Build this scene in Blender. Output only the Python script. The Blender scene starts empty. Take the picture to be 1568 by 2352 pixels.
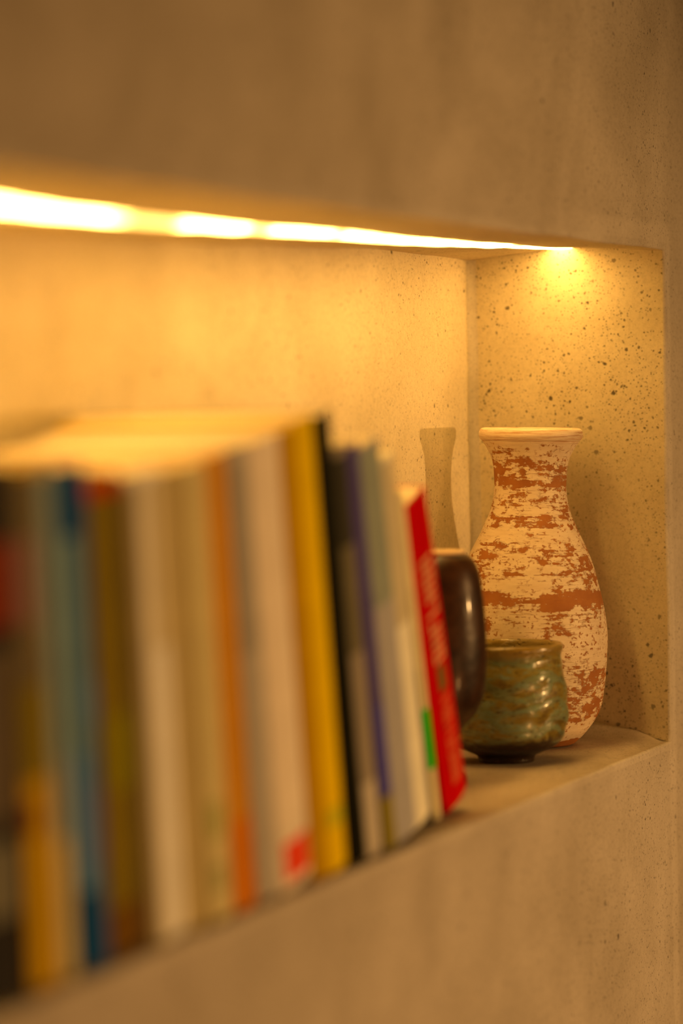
import bpy, bmesh, math, random
from mathutils import Vector, Matrix, noise
random.seed(7)
S = bpy.context.scene
C = S.collection
H = .33; D = .139; R = .0019          # niche height, niche depth, radius of its worn front edges
XL = -1.25                            # left end of the niche (outside the frame)

# ------------------------------------------------------------------ materials
ROOM = (.62, .32, .115)              # tint of the room's lamp light, used to turn seen colours into paint colours
def lin(c): return tuple(((v/255+.055)/1.055)**2.4 if v > 10 else v/255/12.92 for v in c)
def paint(r, g, b):
    return tuple(min(.88, v/l) for v, l in zip(lin((r, g, b)), ROOM)) + (1,)

class NT:
    def __init__(s, name):
        s.m = bpy.data.materials.new(name); s.m.use_nodes = True
        s.t = s.m.node_tree; s.t.nodes.clear()
        s.out = s.n('ShaderNodeOutputMaterial'); s.b = s.n('ShaderNodeBsdfPrincipled')
        s.l(s.b.outputs[0], s.out.inputs[0])
    def n(s, kind, **kw):
        x = s.t.nodes.new(kind)
        for k, v in kw.items(): setattr(x, k, v)
        return x
    def l(s, a, b): s.t.links.new(a, b)
    def put(s, sock, v):
        if hasattr(v, 'is_output'): s.l(v, sock)
        else: sock.default_value = v
    def math(s, op, a, b=0., c=None, clamp=False):
        x = s.n('ShaderNodeMath', operation=op, use_clamp=clamp)
        s.put(x.inputs[0], a); s.put(x.inputs[1], b)
        if c is not None: s.put(x.inputs[2], c)
        return x.outputs[0]
    def mapr(s, v, a, b, c=0., d=1.):
        x = s.n('ShaderNodeMapRange'); s.put(x.inputs[0], v)
        for i, q in enumerate((a, b, c, d)): x.inputs[i+1].default_value = q
        return x.outputs[0]
    def coord(s, scale=(1,1,1), loc=(0,0,0)):
        if not hasattr(s, 'tc'): s.tc = s.n('ShaderNodeTexCoord')
        m = s.n('ShaderNodeMapping'); s.l(s.tc.outputs['Object'], m.inputs[0])
        m.inputs['Scale'].default_value = scale; m.inputs['Location'].default_value = loc
        return m.outputs[0]
    def noise(s, vec, scale, detail=3, rough=.5, dist=0.):
        x = s.n('ShaderNodeTexNoise'); s.l(vec, x.inputs['Vector'])
        x.inputs['Scale'].default_value = scale; x.inputs['Detail'].default_value = detail
        x.inputs['Roughness'].default_value = rough; x.inputs['Distortion'].default_value = dist
        return x.outputs[0]
    def voro(s, vec, scale):
        x = s.n('ShaderNodeTexVoronoi'); s.l(vec, x.inputs['Vector']); x.inputs['Scale'].default_value = scale
        return x.outputs['Distance'], x.outputs['Color']
    def mix(s, f, a, b, mode='MIX'):
        x = s.n('ShaderNodeMix', data_type='RGBA', blend_type=mode)
        s.put(x.inputs[0], f); s.put(x.inputs[6], a); s.put(x.inputs[7], b)
        return x.outputs[2]
    def ramp(s, f, stops, interp='LINEAR'):
        x = s.n('ShaderNodeValToRGB'); s.put(x.inputs[0], f); r = x.color_ramp; r.interpolation = interp
        while len(r.elements) > 1: r.elements.remove(r.elements[-1])
        r.elements[0].position = stops[0][0]; r.elements[0].color = stops[0][1]
        for p, c in stops[1:]:
            e = r.elements.new(p); e.color = c
        return x.outputs[0]
    def bump(s, h, strength, dist):
        x = s.n('ShaderNodeBump'); s.l(h, x.inputs['Height'])
        x.inputs['Strength'].default_value = strength; x.inputs['Distance'].default_value = dist
        s.l(x.outputs[0], s.b.inputs['Normal'])

def g(v): return (v, v, v, 1)

def plaster(name, base, alt, pore_amt=1., fine_amt=1., edge=False):
    t = NT(name); v = t.coord()
    mot = t.mapr(t.noise(v, 9, 5, .6, .4), .36, .66)
    fine = t.noise(v, 260, 4, .65)
    col = t.mix(mot, base, alt)
    grain = t.mapr(t.math('ADD', t.math('MULTIPLY', fine, .5), t.math('MULTIPLY', t.noise(v, 700, 3, .7), .5)), .35, .65, .80, 1.12)
    col = t.mix(1., col, t.mix(0., t.ramp(grain, [(0, g(0)), (1, g(1))]), g(1)), 'MULTIPLY')
    pores = None
    for sc, thr, lo, hi, k in ((110, .79, .05, .21, pore_amt), (270, .68, .07, .27, fine_amt*.9), (560, .45, .1, .36, fine_amt*.7)):
        dvec = t.mix(.0022, v, t.n('ShaderNodeTexNoise').outputs[1], 'LINEAR_LIGHT')
        dist, cc = t.voro(v, sc)
        sep = t.n('ShaderNodeSeparateColor'); t.l(cc, sep.inputs[0])
        size = t.mapr(sep.outputs[0], thr, 1., 0., hi)
        wob = t.mapr(t.noise(v, sc*3.1, 2, .6), .3, .7, .55, 1.45)
        dd = t.math('MULTIPLY', dist, wob)
        m = t.math('SUBTRACT', size, dd)
        m = t.mapr(m, 0., .06)
        # pores come in loose drifts
        dr = t.mapr(t.noise(v, 14, 2, .5), .36, .54, .45, 1.)
        m = t.math('MULTIPLY', t.math('MULTIPLY', m, dr), k, clamp=True)
        pores = m if pores is None else t.math('MAXIMUM', pores, m)
    if edge:   # paler repaired strips beside the niche's top and right edges
        sx = t.n('ShaderNodeSeparateXYZ'); t.l(v, sx.inputs[0])
        wv = t.math('MULTIPLY', t.math('SUBTRACT', t.noise(v, 35, 3), .5), .010)
        zz = t.math('ADD', sx.outputs[2], wv); xx = t.math('ADD', sx.outputs[0], wv)
        top = t.math('MULTIPLY', t.mapr(zz, .349, .3445), t.mapr(zz, H-.004, H+.0005))
        top = t.math('MULTIPLY', top, t.mapr(xx, -.30, -.12))
        top = t.math('MULTIPLY', top, t.mapr(xx, .013, .011))
        rt = t.math('MULTIPLY', t.mapr(xx, .014, .010), t.mapr(xx, -.004, 0.))
        rt = t.math('MULTIPLY', rt, t.mapr(zz, .349, .345))
        em = t.math('MAXIMUM', top, rt)
        col = t.mix(t.math('MULTIPLY', em, .2), col, (.86, .78, .66, 1))
    col = t.mix(t.math('MULTIPLY', pores, .86), col, (.055, .042, .025, 1))
    t.l(col, t.b.inputs['Base Color'])
    t.b.inputs['Roughness'].default_value = .78
    t.b.inputs['Specular IOR Level'].default_value = .25
    hgt = t.math('SUBTRACT', t.math('MULTIPLY', fine, .25), pores)
    hgt = t.math('ADD', hgt, t.math('MULTIPLY', t.noise(v, 45, 3), .8))
    t.bump(hgt, .55, .0006)
    return t.m

M = {}
M['wall'] = plaster('grey_plaster', (.46, .405, .325, 1), (.60, .54, .455, 1), .95, 1.1, True)
M['niche'] = plaster('niche_plaster', (.58, .495, .32, 1), (.70, .61, .42, 1), 1., 1.)
M['edge'] = plaster('worn_plaster', (.50, .44, .355, 1), (.66, .60, .50, 1), .3, .6)
M['ledge'] = plaster('shelf_plaster', (.46, .38, .27, 1), (.64, .55, .42, 1), .25, .7)

def plain(name, col, rough=.6, spec=.4, vary=.08, coat=0.):
    t = NT(name); v = t.coord()
    n = t.mapr(t.noise(v, 60, 3), .3, .7, 1-vary, 1+vary)
    c = t.mix(1., col, t.ramp(t.math('MULTIPLY', n, .5), [(0, g(0)), (1, g(2))]), 'MULTIPLY')
    t.l(c, t.b.inputs['Base Color']); t.b.inputs['Roughness'].default_value = rough
    t.b.inputs['Specular IOR Level'].default_value = spec; t.b.inputs['Coat Weight'].default_value = coat
    return t.m

def pages_mat():
    t = NT('page_edges'); v = t.coord((1, .02, .02))
    n = t.noise(v, 2600, 2, .6)
    c = t.mix(t.mapr(n, .35, .65), (.68, .56, .36, 1), (.84, .74, .52, 1))
    t.l(c, t.b.inputs['Base Color']); t.b.inputs['Roughness'].default_value = .85
    t.bump(n, .3, .0002)
    return t.m
M['pages'] = pages_mat()

# LED strip: warm diffuser, with stretches smeared over by plaster
def led_mat():
    t = NT('warm_led_diffuser'); v = t.coord()
    sx = t.n('ShaderNodeSeparateXYZ'); t.l(v, sx.inputs[0])
    wv = t.math('MULTIPLY', t.math('SUBTRACT', t.noise(v, 60, 3), .5), .03)
    x = t.math('ADD', sx.outputs[0], wv)
    cover = None
    for a, b, s_, k in ((-.686, -.616, .012, .88), (-.530, -.506, .006, .80), (-.424, -.406, .005, .72), (-.125, -.098, .006, .8), (-.352, -.345, .003, .4)):
        m = t.math('MULTIPLY', t.math('MULTIPLY', t.mapr(x, a-s_, a+s_), t.mapr(x, b+s_, b-s_)), k)
        cover = m if cover is None else t.math('MAXIMUM', cover, m)
    geo = t.n('ShaderNodeNewGeometry'); sn = t.n('ShaderNodeSeparateXYZ'); t.l(geo.outputs['Normal'], sn.inputs[0])
    beam = t.mapr(sn.outputs[2], 0., -.9, .27, 1.)     # the diffuser throws most of its light downwards
    st = t.math('MULTIPLY', t.math('MULTIPLY', t.math('SUBTRACT', 1., cover), beam), LED)
    t.b.inputs['Base Color'].default_value = (.75, .62, .42, 1)
    t.b.inputs['Roughness'].default_value = .6
    t.b.inputs['Emission Color'].default_value = (1, .55, .125, 1)
    t.l(st, t.b.inputs['Emission Strength'])
    return t.m
LED = 35.5
M['led'] = led_mat()

# ------------------------------------------------------------------ helpers
def link(name, bm, mats, parent=None, smooth=True):
    me = bpy.data.meshes.new(name)
    bmesh.ops.recalc_face_normals(bm, faces=bm.faces) if parent is not None else None
    bm.to_mesh(me); bm.free()
    for m in (mats if isinstance(mats, (list, tuple)) else [mats]): me.materials.append(m)
    if smooth:
        for p in me.polygons: p.use_smooth = True
    o = bpy.data.objects.new(name, me); C.objects.link(o)
    if parent is not None: o.parent = parent
    return o
def struct(name, bm, mats):
    o = link(name, bm, mats); o['kind'] = 'structure'; return o
def thing(name, label, cat, loc=(0,0,0), rot=(0,0,0), group=None):
    o = bpy.data.objects.new(name, None); C.objects.link(o); o.empty_display_size = .02
    o.location = loc; o.rotation_euler = rot; o['label'] = label; o['category'] = cat
    if group: o['group'] = group
    return o
def lerp(tab, x):
    if x <= tab[0][0]: return tab[0][1]
    for (a, u), (b, v) in zip(tab, tab[1:]):
        if x <= b:
            k = (x-a)/(b-a); return u+(v-u)*k
    return tab[-1][1]
def sm(a, b, x):
    k = max(0., min(1., (x-a)/(b-a))); return k*k*(3-2*k)

# ------------------------------------------------------------------ plaster shell of wall and niche
LIP = [(-1.25, .3220), (-.78, .3220), (-.65, .3215), (-.49, .3243), (-.40, .3253), (-.30, .3261), (-.227, .3275), (-.164, .3289), (-.079, .3308), (0, .3332)]
FRONTZ = [(-1.25, .3245), (-.80, .3249), (-.67, .3243), (-.51, .3259), (-.32, .3283), (-.19, .3300), (-.10, .3311), (0, .3333)]
BACKZ = [(-1.25, .3165), (-.67, .3185), (-.47, .3217), (-.176, .3290), (-.065, .3290), (0, .3277)]
LY0, LY1 = .0632, .0795               # front and back edge of the groove holding the light strip
def floor_z(x, y):
    dz = (.0025*sm(-.225, -.20, x))*sm(.006, .022, y)
    dz += .0105*sm(-.020, .001, x)**1.5*sm(.0, .10, y) + .0035*sm(-.013, .0, x)*sm(.003, .03, y)
    return dz
def ceil_z(x, y):
    if y < .005: return H
    if y <= LY0+1e-6: return H + (lerp(FRONTZ, x)-H)*sm(.004, .066, y)**.8
    k = (y-LY1)/(D-LY1); return lerp(LIP, x)*(1-k) + lerp(BACKZ, x)*k
def warp(p):
    x, y, z = p
    if y > .0005 and -.001 < z <= .06: z += floor_z(x, y)*(1-z/.06)
    elif y > .0005 and .25 < z <= H+.0001: z += (ceil_z(x, y)-H)*(z-.25)/(H-.25)
    q = Vector((x, y, z))
    n = noise.noise_vector(Vector((x*14+3, y*14, z*14)))*.0009 + noise.noise_vector(Vector((x*55, y*55+9, z*55)))*.00028
    return q + n
xs = [XL + (-.9-XL)*i/8 for i in range(8)] + [-.9+.9*i/150 for i in range(151)]
zs = [H*i/66 for i in range(67)]
def grid(rows, smooth_name, mats, flip=False):
    bm = bmesh.new()
    vs = [[bm.verts.new(warp(p)) for p in r] for r in rows]
    for a, b in zip(vs, vs[1:]):
        for i in range(len(a)-1):
            f = [a[i], a[i+1], b[i+1], b[i]]
            bm.faces.new(f[::-1] if flip else f)
    return bm
# front wall: rings round the opening, from far out to the rolled edge inside the opening
def ring(o, y):
    pts = []
    for x in xs: pts.append((x, y, -o))
    pts[0] = (XL-o, y, -o); pts[-1] = (o, y, -o)
    for z in zs[1:-1]: pts.append((o, y, z))
    for x in xs[::-1]: pts.append((x, y, H+o))
    pts[len(xs)+len(zs)-2] = (o, y, H+o); pts[-1] = (XL-o, y, H+o)
    for z in zs[1:-1][::-1]: pts.append((XL-o, y, z))
    return pts
bm = bmesh.new()
rings = [ring(o, 0) for o in (.75, .5, .3, .2, .14, .1, .07, .05, .035, .025, .018, .012, .008, .005, R)]
rings += [ring(R*(1-math.sin(a)), R*(1-math.cos(a))) for a in (math.radians(18), math.radians(36), math.radians(54), math.radians(72), math.radians(90))]
V = [[bm.verts.new(warp(p)) for p in r] for r in rings]
for k, (a, b) in enumerate(zip(V, V[1:])):
    for i in range(len(a)):
        j = (i+1) % len(a)
        f = bm.faces.new((a[i], a[j], b[j], b[i])); f.material_index = 1 if k >= len(rings)-7 else 0
struct('wall_front', bm, [M['wall'], M['edge']])

# floor of the niche
ys = [R, .006, .01, .016, .024, .032, .040, .05, .06, .07, .08, .09, .1, .11, .12, .13, D]
struct('floor', grid([[(x, y, 0) for x in xs] for y in ys], 'floor', None), M['ledge'])
# ceiling: front slab, groove, wavy lip and back slab
rows = [[(x, y, H) for x in xs] for y in (R, .006, .012, .02, .03, .04, .05, .058, LY0)]
bm = bmesh.new()
V = [[bm.verts.new(warp(p)) for p in r] for r in rows]
V.append([bm.verts.new(Vector((x, LY0+.0002, H+.010))) for x in xs])
V.append([bm.verts.new(Vector((x, LY1-.0002, H+.010))) for x in xs])
for y in (LY1, .083, .09, .1, .11, .12, .13, D):
    r = []
    for x in xs:
        w = noise.noise(Vector((x*48, 1.3, 0)))*.0008 + noise.noise(Vector((x*160, 4.3, 0)))*.0004
        if y > LY1: w *= max(0, 1-(y-LY1)/.006)
        yy = y + (w*1.2 if y == LY1 else 0)
        p = warp((x, y, H)); p.z += w; p.y = p.y + (yy-y); r.append(bm.verts.new(p))
    V.append(r)
for a, b in zip(V, V[1:]):
    for i in range(len(a)-1): bm.faces.new((a[i], b[i], b[i+1], a[i+1]))
struct('ceiling', bm, M['niche'])
# right side wall, rounded inner corner and back wall share one horizontal outline
RC = .006
side = [(0, R)] + [(0, .012+(D-RC-.012)*i/24) for i in range(25)]
arc = [(-RC+RC*math.cos(a), D-RC+RC*math.sin(a)) for a in [math.pi/2*i/8 for i in range(9)]]
zz = zs + [H+.010]
def wallcol(path, mats):
    bm = bmesh.new(); V = []
    for x, y in path:
        col = []
        for z in zz:
            p = warp((x, y, z)) if z <= H else warp((x, y, H)) + Vector((0, 0, .014))
            col.append(bm.verts.new(p))
        V.append(col)
    for a, b in zip(V, V[1:]):
        for i in range(len(a)-1): bm.faces.new((a[i], b[i], b[i+1], a[i+1]))
    return bm
struct('wall_right', wallcol(side, None), M['niche'])
bm = wallcol(arc, None)
bm2 = wallcol([(x, D) for x in xs[::-1] if x < -RC-.001], None)
me = bpy.data.meshes.new('tmp'); bm2.to_mesh(me); bm2.free()
bm.from_mesh(me); bpy.data.meshes.remove(me)
# bridge the last column of the arc to the first of the flat part
bm.verts.ensure_lookup_table()
n = len(zz); i0 = (len(arc)-1)*n; i1 = len(arc)*n
for i in range(n-1):
    bm.faces.new((bm.verts[i0+i], bm.verts[i1+i], bm.verts[i1+i+1], bm.verts[i0+i+1]))
for f in bm.faces:
    if f.calc_center_median().x > -RC*.9: f.material_index = 1
struct('wall_back', bm, [M['niche'], M['edge']])
struct('wall_left', wallcol([(XL, D), (XL, D/2), (XL, R)], None), M['niche'])

# ------------------------------------------------------------------ light strip in the groove
bm = bmesh.new(); V = []
lx = [x for x in xs if -1.2 < x <= -.004] + [-.0012]
for x in lx:
    zb = lerp(LIP, x) - .0004 + noise.noise(Vector((x*30, 7, 0)))*.0005
    zt = H + .008; hw = (LY1-LY0)/2 - .0006; yc = (LY0+LY1)/2
    ez = min(.006, (H+.004-zb)*.6)
    r = [(yc-hw, zt)] + [(yc-hw*math.cos(a), zb+ez-ez*math.sin(a)) for a in [math.pi*i/12 for i in range(13)]] + [(yc+hw, zt)]
    V.append([bm.verts.new((x, y, z)) for y, z in r])
for a, b in zip(V, V[1:]):
    m = len(a)
    for i in range(m): bm.faces.new((a[i], b[i], b[(i+1) % m], a[(i+1) % m]))
bm.faces.new(V[0]); bm.faces.new(V[-1][::-1])
bmesh.ops.recalc_face_normals(bm, faces=bm.faces)
o = link('light_strip', bm, M['led'])
o['label'] = 'glowing warm light strip set in a groove along the niche ceiling'; o['category'] = 'light'

# ------------------------------------------------------------------ books
def box_into(bm, x0, x1, y0, y1, z0, z1, mi=0):
    v = [bm.verts.new((x, y, z)) for x in (x0, x1) for y in (y0, y1) for z in (z0, z1)]
    for q in ((0,1,3,2), (4,6,7,5), (0,4,5,1), (2,3,7,6), (0,2,6,4), (1,5,7,3)):
        f = bm.faces.new([v[i] for i in q]); f.material_index = mi
    return v
mats = {}
def mat(c, rough=.55):
    if c not in mats: mats[c] = plain('cover_%d_%d_%d' % c, paint(*c), rough, .02, .06)
    return mats[c]
def outline(t, d, c, rnd):
    """U-shaped cover in plan: a rounded spine between two boards."""
    n = 6; out = []
    out.append((0, d))
    out.append((0, .0035))
    for i in range(1, n): 
        a = math.pi*i/n; out.append((t/2 - t/2*math.cos(a), .0035*(1-rnd) - .0035*rnd*math.sin(a) + (.0035 if rnd else 0)*0 ))
    out.append((t, .0035)); out.append((t, d))
    return out
def book(label, x, y, lean, t, h, d, cover, bands=(), hard=False, rnd=.6, marks=None, yaw=0):
    b = thing('book', label, 'book', (x, y, .0006), (0, -math.radians(lean), yaw), 'books leaning in a row along the niche shelf')
    c = .0022 if hard else .0007
    nb = 10
    bm = bmesh.new()
    out, inn = [], []
    for i in range(nb+1):
        u = i/nb; bul = rnd*.0030*math.sin(math.pi*u)
        out.append((t*u, .003-bul)); inn.append((c+(t-2*c)*u, .003-bul+c))
    po = [(0, d)] + out + [(t, d)]; pi = [(c, d)] + inn + [(t-c, d)]
    L0 = [bm.verts.new((px, py, 0)) for px, py in po]; L1 = [bm.verts.new((px, py, h)) for px, py in po]
    I0 = [bm.verts.new((px, py, 0)) for px, py in pi]; I1 = [bm.verts.new((px, py, h)) for px, py in pi]
    for i in range(len(po)-1):
        bm.faces.new((L0[i], L0[i+1], L1[i+1], L1[i])); bm.faces.new((I0[i+1], I0[i], I1[i], I1[i+1]))
        bm.faces.new((L1[i], L1[i+1], I1[i+1], I1[i])); bm.faces.new((L0[i+1], L0[i], I0[i], I0[i+1]))
    for k in (0, -1): bm.faces.new((L0[k], L1[k], I1[k], I0[k]))
    link('cover', bm, mat(cover), b, smooth=False)
    rec = .003 if hard else .0004
    bm = bmesh.new(); box_into(bm, c+.0001, t-c-.0001, .0034+c, d-(.003 if hard else .0008), rec, h-rec)
    link('pages', bm, M['pages'], b, smooth=False)
    for (z0, z1, u0, u1, colr) in bands:
        bm = bmesh.new(); nn = 6; a0, a1 = [], []
        for i in range(nn+1):
            u = u0+(u1-u0)*i/nn; yy = .003 - rnd*.0030*math.sin(math.pi*u) - .00025
            a0.append((t*u, yy))
        fr0 = [bm.verts.new((px, py, z0*h)) for px, py in a0]; fr1 = [bm.verts.new((px, py, z1*h)) for px, py in a0]
        bk0 = [bm.verts.new((px, py+.00055, z0*h)) for px, py in a0]; bk1 = [bm.verts.new((px, py+.00055, z1*h)) for px, py in a0]
        for i in range(nn):
            bm.faces.new((fr0[i], fr0[i+1], fr1[i+1], fr1[i])); bm.faces.new((bk0[i+1], bk0[i], bk1[i], bk1[i+1]))
            bm.faces.new((fr1[i], fr1[i+1], bk1[i+1], bk1[i])); bm.faces.new((fr0[i+1], fr0[i], bk0[i], bk0[i+1]))
        for k in (0, -1): bm.faces.new((fr0[k], fr1[k], bk1[k], bk0[k]))
        link('spine_panel', bm, mat(colr), b, smooth=False)
    if marks:
        for (z0, z1, u0, u1, nlet, colr, nm) in marks:
            # rows of strokes running up the spine like printed lettering out of focus
            bm = bmesh.new(); rr = random.Random(nlet*31+int(z0*100))
            ym = .003 - rnd*.0030 - .0005
            step = (z1-z0)*h/nlet
            for k in range(nlet):
                za = z0*h + k*step; zb = za + step*.78; xa, xb = t*u0, t*u1; s = min(step*.26, (xb-xa)*.3)
                box_into(bm, xa, xb, ym, ym+.0022, za, za+s)
                if rr.random() < .7: box_into(bm, xa, xb, ym, ym+.0022, zb-s, zb)
                w = rr.choice(((xa, xa+s), ((xa+xb)/2-s/2, (xa+xb)/2+s/2), (xb-s, xb)))
                box_into(bm, w[0], w[1], ym+.0001, ym+.0021, za, zb)
                if rr.random() < .5: box_into(bm, xa, xa+s, ym+.0001, ym+.0021, za, zb)
            link(nm, bm, mat(colr), b, smooth=False)
    return b

CR = (200, 152, 88)
BK = [ # x of the lower left corner, lean, height, depth, front y, cover, spine panels (z0,z1,u0,u1,colour), hard, label
 (-.940, 1.0, .212, .100, .006, (40, 26, 12), [(.70,.86,.1,.9,(115,30,8)),(.16,.30,.1,.85,(100,72,36)),(.34,.66,.1,.9,(84,54,24))], True,
  'black-brown book with a red spine patch, first of the row at the left edge'),
 (-.897, 2.3, .212, .100, .006, (172, 102, 0), [(.58,.985,.02,.98,(98,66,28)),(.70,.86,.1,.6,(128,70,44)),(.40,.58,.02,.98,(112,74,4)),(.30,.36,.02,.3,(110,40,4))], False,
  'yellow-spined book darker towards its top, beside the black-brown book'),
 (-.872, 3.3, .214, .102, .006, (176, 124, 56), [(.42,.97,.03,.97,(116,104,68)),(.27,.42,.03,.97,(134,108,66))], False,
  'book with grey-green upper spine and tan lower spine, left of the blue one'),
 (-.8545, 4.0, .211, .102, .004, (14, 46, 52), [(.42,.86,.0,.45,(104,100,68)),(.16,.44,.0,.40,(96,100,84)),(.20,.36,.55,.98,(60,44,58)),(.48,.58,.45,.98,(30,58,66))], False,
  'dark blue and teal spined book, brightest blue at its foot'),
 (-.829, 4.5, .205, .112, .007, (104, 66, 4), [(.955,.998,.02,.98,(150,34,0)),(.0,.10,.02,.98,(92,46,2)),(.34,.50,.3,.98,(112,78,0))], True,
  'dark olive-brown book with a red band across the top of its spine'),
 (-.791, 4.8, .206, .118, .003, (200, 152, 86), [(.62,.98,.45,.98,(176,124,62)),(.0,.98,.0,.22,(146,98,40))], False,
  'wide pale cream-tan book right of the dark olive-brown book'),
 (-.755, 5.2, .206, .118, .004, (160, 108, 44), [], False,
  'plain dull tan book between two paler tan ones'),
 (-.729, 5.9, .208, .122, .003, (182, 128, 56), [(.06,.12,.1,.6,(150,110,44)),(.18,.26,.1,.6,(150,112,40))], False,
  'light tan book directly left of the orange book'),
 (-.704, 6.6, .212, .124, .003, (176, 92, 10), [(.0,.2,.0,1,(180,78,4))], False,
  'orange-spined book among the tan books'),
 (-.676, 7.8, .215, .126, .003, (150, 108, 62), [(.55,.97,.05,.95,(136,98,56))], False,
  'grey-brown book directly right of the orange book'),
 (-.651, 8.2, .217, .127, .003, (198, 138, 78), [(.02,.105,.15,.95,(205,42,8))], False,
  'pinkish tan book with a red patch at the foot of its spine'),
 (-.611, 8.5, .2225, .129, .003, (158, 90, 0), [], False,
  'ochre-yellow book directly left of the bright yellow book'),
 (-.591, 8.8, .2275, .131, .003, (204, 124, 0), [(.10,.14,.1,.9,(166,120,8))], False,
  'bright yellow book directly left of the tall black book'),
 (-.561, 10.0, .2300, .134, .002, (20, 12, 2), [(.05,.9,.80,.92,(52,36,12))], False,
  'tallest book of the row, with a black spine'),
 (-.538, 10.6, .214, .125, .004, (124, 86, 46), [(.76,.975,.02,.98,(50,34,14)),(.50,.76,.1,.9,(92,64,28)),(.0,.18,.05,.95,(160,114,64))], False,
  'brown book with a dark upper spine, right of the tall black book'),
 (-.510, 12.0, .215, .125, .005, (66, 42, 50), [(.0,.13,.02,.98,(112,76,8)),(.13,.36,.1,.9,(64,44,62))], False,
  'narrow dark purple book with an olive patch at its foot'),
 (-.489, 12.6, .214, .125, .007, (140, 104, 66), [(.6,.99,.05,.95,(118,94,54))], False,
  'grey-beige book right of the narrow purple book'),
 (-.452, 13.4, .205, .120, .014, (204, 150, 82), [(.55,.99,.0,.95,(166,118,60))], False,
  'cream book with its pale spine brightest at the foot'),
 (-.4125, 14.3, .197, .118, .018, (78, 52, 24), [(.45,.98,.05,.95,(140,96,46))], False,
  'thin dark grey-brown book beside the book with a green patch'),
 (-.4000, 15.3, .190, .118, .018, (206, 138, 66), [(.16,.345,.0,1,(22,132,8))], False,
  'thin cream book with a bright green patch low on its spine'),
 (-.3775, 19.0, .184, .112, .020, (158, 0, 0), [], False,
  'leaning red book with pale spine lettering, last of the row on the right'),
]
for i, (x, lean, h, d, y, cov, bands, hard, label) in enumerate(BK):
    a = math.radians(lean)
    if i+1 < len(BK):
        nx, nl = BK[i+1][0], math.radians(BK[i+1][1])
        zt = min(h*math.cos(a), BK[i+1][2]*math.cos(nl))
        t = math.cos(a)*(nx-x-zt*max(0, math.tan(nl)-math.tan(a))) - .0012
    else: t = .037
    marks = None
    if i == len(BK)-1:
        marks = [(.47, .82, .30, .72, 7, (186, 96, 40), 'spine_title'), (.07, .36, .34, .70, 13, (196, 66, 22), 'spine_lettering')]
        bands = [(.375, .455, .36, .66, (96, 58, 12))]
    book(label, x, y, lean, t, h, d, cov, bands, hard, .6, marks)

# ------------------------------------------------------------------ turned pots
def catmull(pts, n):
    P = [pts[0]] + list(pts) + [pts[-1]]; out = []
    for i in range(1, len(P)-2):
        a, b, c, d = P[i-1], P[i], P[i+1], P[i+2]
        for k in range(n):
            u = k/n
            out.append(tuple(.5*((2*b[j]) + (-a[j]+c[j])*u + (2*a[j]-5*b[j]+4*c[j]-d[j])*u*u + (-a[j]+3*b[j]-3*c[j]+d[j])*u**3) for j in (0, 1)))
    out.append(pts[-1]); return out
def lathe(prof, seg=144, wob=None):
    bm = bmesh.new(); V = []
    for r, z in prof:
        if r < 1e-5: V.append([bm.verts.new((0, 0, z))]); continue
        row = []
        for k in range(seg):
            a = 2*math.pi*k/seg; rr = r + (wob(a, z, r) if wob else 0)
            row.append(bm.verts.new((rr*math.cos(a), rr*math.sin(a), z)))
        V.append(row)
    for a, b in zip(V, V[1:]):
        for k in range(seg):
            j = (k+1) % seg
            if len(a) == 1: bm.faces.new((a[0], b[j], b[k]))
            elif len(b) == 1: bm.faces.new((a[k], a[j], b[0]))
            else: bm.faces.new((a[k], a[j], b[j], b[k]))
    bmesh.ops.recalc_face_normals(bm, faces=bm.faces)
    return bm

# tall vase
K = 1/3447
VY = 1720.5
vp = [(0, .001), (100, .0), (112, .0008)]
outer = [(109, 1716), (113, 1712), (127, 1698), (143, 1677), (155, 1658), (163, 1640), (169, 1619), (174, 1580), (177.5, 1541), (179, 1503), (178.5, 1464), (174.5, 1425), (167.5, 1386), (158, 1348), (147, 1309), (132, 1270), (113, 1231), (96, 1193), (89.5, 1173), (85, 1154), (83, 1134), (82, 1115), (84.5, 1076), (91, 1053), (102, 1031), (108.5, 1021), (110, 1017.5), (114.5, 1014), (118, 1007), (118.5, 1000), (116, 992), (110, 988), (101, 987.5), (92, 991), (84, 1003), (76, 1030), (71, 1076), (70, 1115), (74, 1160), (88, 1200), (118, 1260), (140, 1310), (160, 1390), (170, 1500), (160, 1620), (130, 1690), (60, 1708)]
prof = [(0, .0012)] + [(q[0]*K, q[1]) for q in vp[1:2]] + catmull([(r*K, (VY-y)*K) for r, y in outer], 4) + [(0, .004)]
def vwob(a, z, r):
    n = noise.noise(Vector((math.cos(a)*2, math.sin(a)*2, z*90)))*.00022
    n += noise.noise(Vector((math.cos(a)*.6, math.sin(a)*.6, z*420)))*.00010
    if z > .196: n += noise.noise(Vector((math.cos(a)*.5, math.sin(a)*.5, z*1800)))*.00018
    return n
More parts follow.
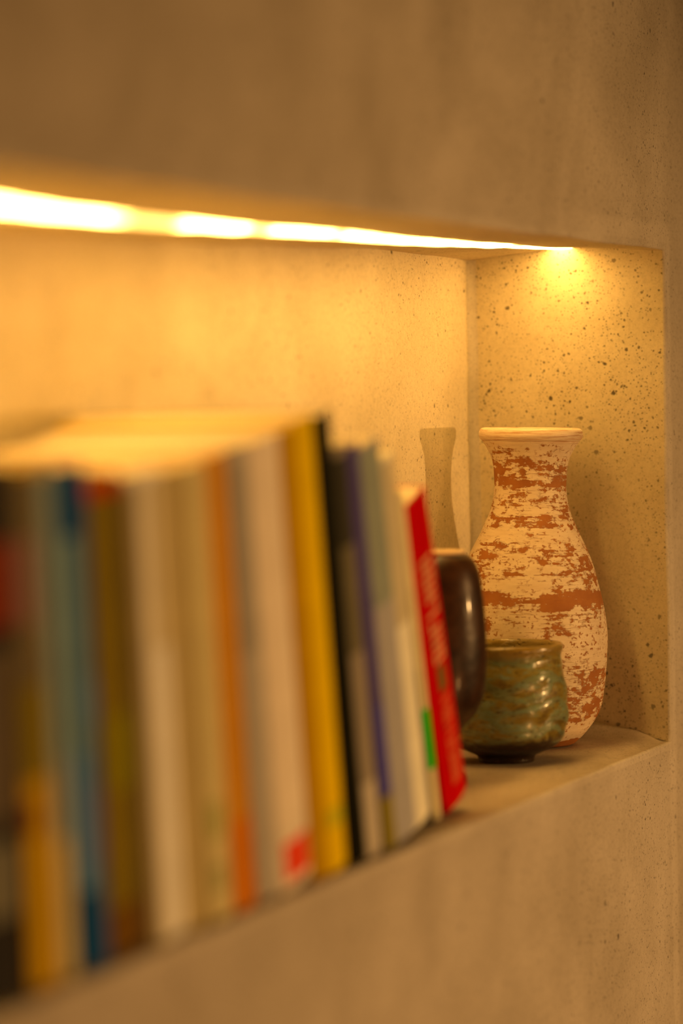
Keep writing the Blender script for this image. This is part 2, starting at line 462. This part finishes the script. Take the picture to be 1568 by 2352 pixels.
def vase_mat():
    t = NT('flaked_slip_on_terracotta')
    v = t.coord((1, 1, 1)); sx = t.n('ShaderNodeSeparateXYZ'); t.l(v, sx.inputs[0]); z = sx.outputs[2]
    blot = t.noise(t.coord((1, 1, 2.3), (.31, .12, .05)), 52, 9, .68, .25)
    small = t.noise(t.coord((1, 1, 1.3), (.7, .2, .4)), 170, 6, .66, .3)
    streak = t.noise(t.coord((1, 1, 16), (.2, .5, .1)), 34, 5, .7)
    wide = t.noise(t.coord((1, 1, .6), (.9, .4, .2)), 20, 2)
    zn = t.math('ADD', t.math('DIVIDE', z, .215), t.math('MULTIPLY', t.math('SUBTRACT', t.noise(v, 30, 2), .5), .035))
    def p(y): return (VY-y)*K/.215
    st = [(0, .95), (p(1706), .85), (p(1700), .12), (p(1668), .28), (p(1650), .62), (p(1600), .66), (p(1545), .62), (p(1505), .40), (p(1470), .34), (p(1440), .48),
          (p(1405), .52), (p(1388), .70), (p(1376), .94), (p(1366), .80), (p(1350), .46), (p(1328), .56), (p(1290), .56), (p(1262), .50), (p(1235), .42), (p(1208), .62),
          (p(1193), .66), (p(1176), .50), (p(1160), .60), (p(1136), .42), (p(1120), .60), (p(1112), .84), (p(1104), .62), (p(1085), .60), (p(1062), .60), (p(1045), .46), (p(1020), .30), (p(1000), .12)]
    bias = t.ramp(zn, [(a, g(b)) for a, b in st[:32]])
    f = t.math('ADD', t.math('MULTIPLY', blot, .56), t.math('MULTIPLY', small, .46))
    f = t.math('ADD', f, t.math('MULTIPLY', streak, .30))
    f = t.math('ADD', f, t.math('MULTIPLY', wide, .25))
    f = t.math('ADD', f, t.math('MULTIPLY', bias, .36))
    mask = t.mapr(f, 1.004, 1.012)
    # scratches through the slip
    sc = t.noise(t.coord((1, 1, 30), (.1, .9, .3)), 46, 3, .5)
    sm_ = t.math('MULTIPLY', t.mapr(sc, .655, .67), t.mapr(t.noise(v, 42, 3), .50, .56))
    mask = t.math('MAXIMUM', mask, t.math('MULTIPLY', sm_, .85))
    rimz = t.mapr(z, (VY-1026)*K, (VY-1018)*K)
    sp = t.noise(t.coord((1, 1, 1.2), (.3, .8, .6)), 330, 4, .55)
    spm = t.math('MULTIPLY', t.mapr(sp, .585, .60), t.mapr(t.noise(v, 55, 3), .42, .56))
    mask = t.math('MAXIMUM', mask, t.math('MULTIPLY', spm, .95))
    st2 = t.noise(t.coord((1, 1, 9), (.6, .1, .2)), 120, 5, .7)
    rub = t.math('MULTIPLY', t.mapr(st2, .55, .60), t.mapr(f, .935, .985))
    mask = t.math('MAXIMUM', mask, t.math('MULTIPLY', rub, .8))
    mask = t.math('MULTIPLY', mask, t.math('SUBTRACT', 1., rimz))
    cream = t.mix(t.mapr(t.noise(t.coord((1, 1, 5)), 60, 5, .6), .3, .7), (.72, .56, .37, 1), (.83, .69, .49, 1))
    terra = t.mix(t.mapr(t.noise(v, 90, 4), .3, .7), (.33, .115, .025, 1), (.42, .165, .036, 1))
    rimn = t.math('MULTIPLY', rimz, t.mapr(t.noise(t.coord((1, 1, 26)), 40, 4, .7), .50, .60))
    col = t.mix(mask, cream, terra)
    col = t.mix(t.math('MULTIPLY', rimn, .75), col, (.50, .24, .09, 1))
    t.l(col, t.b.inputs['Base Color'])
    rr = t.mapr(mask, 0, 1, .48, .75); t.l(rr, t.b.inputs['Roughness'])
    t.b.inputs['Specular IOR Level'].default_value = .35
    hgt = t.math('SUBTRACT', t.math('MULTIPLY', streak, .5), t.math('MULTIPLY', mask, .55))
    t.bump(hgt, .7, .0007)
    return t.m
v = thing('ceramic_vase', 'tall bottle-shaped clay vase with flaking cream slip over terracotta, in the niche corner', 'vase', (-.0625, .0803, .0048))
v.location.z = .0037; v.scale = (1, 1, .9845)
v.rotation_euler = Matrix.Rotation(math.radians(1.4), 3, Vector((math.sin(1.2), math.cos(1.2), 0))).to_euler()   # it stands a touch askew
link('body', lathe(prof, 160, vwob), vase_mat(), v)

# green glazed bowl
KB = 1/3590
bo = [(52, 1752), (60, 1753), (64, 1750), (65, 1742), (70, 1736), (90, 1727), (113, 1716), (128, 1701), (135, 1688), (138, 1668), (141, 1640), (141.5, 1612), (139, 1588), (136, 1562), (132, 1540), (128, 1524), (127, 1513), (130, 1502), (133, 1493), (131.5, 1486), (127, 1483), (122, 1485), (119, 1495), (121, 1530), (128, 1600), (126, 1660), (105, 1700), (60, 1716)]
BY = 1753
prof = [(0, .0022), (46*KB, .0022), (50*KB, .0004)] + catmull([(r*KB, (BY-y)*KB) for r, y in bo], 5) + [(0, (BY-1722)*KB)]
def bwob(a, z, r):
    if r < .030 or z < .012: return 0
    k = sm(.012, .022, z)*(1-sm(.066, .070, z))
    c, s_ = math.cos(a), math.sin(a)
    ringw = math.sin(z*2*math.pi/.0185 + 1.6*math.sin(a*2+.8) + .7*math.sin(a*5))
    w = noise.noise(Vector((c*2.2, s_*2.2, z*75)))
    return k*(.00055*ringw + .0009*w)
def bowl_mat():
    t = NT('green_brown_glaze'); v = t.coord((1, 1, 2.6))
    sx = t.n('ShaderNodeSeparateXYZ'); t.l(t.coord(), sx.inputs[0]); z = sx.outputs[2]
    n1 = t.noise(v, 42, 5, .55, 1.2); n2 = t.noise(t.coord((1, 1, 4)), 95, 4, .6, .8)
    f = t.math('ADD', t.math('MULTIPLY', n1, .65), t.math('MULTIPLY', n2, .35))
    glaze = t.ramp(f, [(.33, (.05, .026, .005, 1)), (.42, (.15, .105, .018, 1)), (.50, (.30, .24, .045, 1)), (.545, (.24, .27, .12, 1)), (.59, (.24, .38, .28, 1)), (.70, (.36, .46, .34, 1))])
    so = t.n('ShaderNodeSeparateXYZ'); t.l(t.tc.outputs['Object'], so.inputs[0])
    th = t.math('ARCTAN2', so.outputs[1], so.outputs[0])
    nz = t.math('MULTIPLY', t.math('SUBTRACT', t.noise(t.coord(), 55, 3, .5), .5), 5.)
    wave = None
    for sgn, ph, per in ((1, .4, .0165), (-1, 2.1, .0215)):
        w = t.math('SINE', t.math('ADD', t.math('MULTIPLY', th, 4.), ph))
        p = t.math('ADD', t.math('ADD', t.math('MULTIPLY', z, 2*math.pi/per), t.math('MULTIPLY', w, 1.35*sgn)), nz)
        m = t.mapr(t.math('SINE', p), .50, .88)
        wave = m if wave is None else t.math('MAXIMUM', wave, m)
    wave = t.math('MULTIPLY', wave, t.mapr(n2, .30, .50, .35, 1.))
    glaze = t.mix(t.math('MULTIPLY', wave, .62), t.mix(.35, glaze, (.20, .15, .022, 1)), (.17, .27, .17, 1))
    low = t.mapr(t.math('ADD', z, t.math('MULTIPLY', t.math('SUBTRACT', n1, .5), .016)), .0185, .0145)
    col = t.mix(low, glaze, (.022, .010, .004, 1))
    top = t.mapr(t.math('ADD', z, t.math('MULTIPLY', t.math('SUBTRACT', n2, .5), .010)), .0655, .0700)
    col = t.mix(t.math('MULTIPLY', top, .85), col, (.30, .19, .03, 1))
    col = t.mix(t.mapr(t.noise(v, 300, 2), .63, .68), col, (.06, .03, .01, 1))
    t.l(col, t.b.inputs['Base Color'])
    t.b.inputs['Roughness'].default_value = .30; t.b.inputs['Coat Weight'].default_value = .35; t.b.inputs['Coat Roughness'].default_value = .16
    t.bump(t.math('ADD', n1, t.math('MULTIPLY', wave, .5)), .6, .0012)
    return t.m
b = thing('tea_bowl', 'small green and brown glazed tea bowl with rippled side, in front of the clay vase', 'bowl', (-.1530, .0642, .0029))
link('body', lathe(prof, 160, bwob), bowl_mat(), b)

# dark brown jar half hidden behind the red book
jp = [(0, .001), (.012, .0), (.0155, .001), (.0150, .005), (.0105, .012), (.0095, .022), (.011, .031), (.0165, .0375), (.0215, .043), (.0252, .0505), (.0272, .060), (.0283, .075), (.0281, .093), (.0268, .1115), (.0248, .1265), (.0218, .1345), (.0175, .1388), (.0150, .1395)]
prof = jp[:3] + catmull(jp[3:], 5)[0:] 
def jar_mat():
    t = NT('dark_brown_glaze'); v = t.coord()
    n = t.noise(v, 60, 4, .55, .5)
    t.l(t.mix(t.mapr(n, .35, .68), (.018, .007, .003, 1), (.060, .024, .009, 1)), t.b.inputs['Base Color'])
    t.b.inputs['Roughness'].default_value = .40; t.b.inputs['Specular IOR Level'].default_value = .22; t.b.inputs['Coat Weight'].default_value = .10; t.b.inputs['Coat Roughness'].default_value = .08
    t.bump(t.noise(v, 70, 3), .5, .0015)
    return t.m
j = thing('glazed_jar', 'glossy dark brown rounded jar between the red book and the green bowl', 'jar', (-.2500, .0720, .0006))
link('body', lathe(prof + [(.0149, .1395)], 96), jar_mat(), j)
rim = [(.0150, .1392), (.0165, .1396), (.0168, .1408), (.0155, .1418), (.0130, .1418), (.0118, .1408), (.0115, .1380), (.0160, .128), (.0220, .10), (.0215, .06), (.010, .042), (0, .041)]
o = link('rim', lathe(rim, 96), plain('tan_rim', (.62, .46, .27, 1), .7), j)  # rim coloured tan, paler than the dark body
o['label'] = 'tan rim'

# ------------------------------------------------------------------ light
S.world = bpy.data.worlds.new('room_air'); S.world.use_nodes = True
bg = S.world.node_tree.nodes['Background']; bg.inputs[0].default_value = (1, .50, .18, 1); bg.inputs[1].default_value = .018
def lamp(name, kind, loc, power, col, size):
    l = bpy.data.lights.new(name, kind); l.energy = power; l.color = col; l.shadow_soft_size = size
    o = bpy.data.objects.new(name, l); C.objects.link(o); o.location = loc; return o
o = lamp('room_lamp', 'SPOT', (.07, -1.35, .20), 50., (1, .53, .175), .022)
o.data.spot_size = math.radians(84); o.data.spot_blend = 1.
o.rotation_euler = (Vector((-.42, 0, -.20)) - o.location).to_track_quat('-Z', 'Y').to_euler()
lamp('soft_fill', 'POINT', (-.95, -1.55, -.45), 23., (1, .46, .13), .10)  # unseen soft fill, added to brighten the wall and spines from below

# ------------------------------------------------------------------ camera
yaw, pit, rol = 1.18391, .03994, -.01826
f = Vector((math.sin(yaw)*math.cos(pit), math.cos(yaw)*math.cos(pit), -math.sin(pit)))
r = Vector((math.cos(yaw), -math.sin(yaw), 0)); u = r.cross(f)
r2 = r*math.cos(rol)+u*math.sin(rol); u2 = -r*math.sin(rol)+u*math.cos(rol)
cd = bpy.data.cameras.new('camera'); cam = bpy.data.objects.new('camera', cd); C.objects.link(cam)
m = Matrix((r2, u2, -f)).transposed().to_4x4(); m.translation = Vector((-1.97648, -.56874, .24024))
cam.matrix_world = m
cd.sensor_fit = 'VERTICAL'; cd.sensor_height = 36; cd.sensor_width = 24
cd.lens = 7000/2352*36
cd.clip_start = .05
cd.dof.use_dof = True; cd.dof.focus_distance = 2.005; cd.dof.aperture_fstop = 2.7
S.camera = cam
S.cycles.max_bounces = 7; S.cycles.diffuse_bounces = 4; S.cycles.glossy_bounces = 3
S.cycles.caustics_reflective = False; S.cycles.caustics_refractive = False
S.view_settings.view_transform = 'Standard'; S.view_settings.look = 'None'
S.view_settings.exposure = 0; S.view_settings.gamma = 1; S.view_settings.use_curve_mapping = False
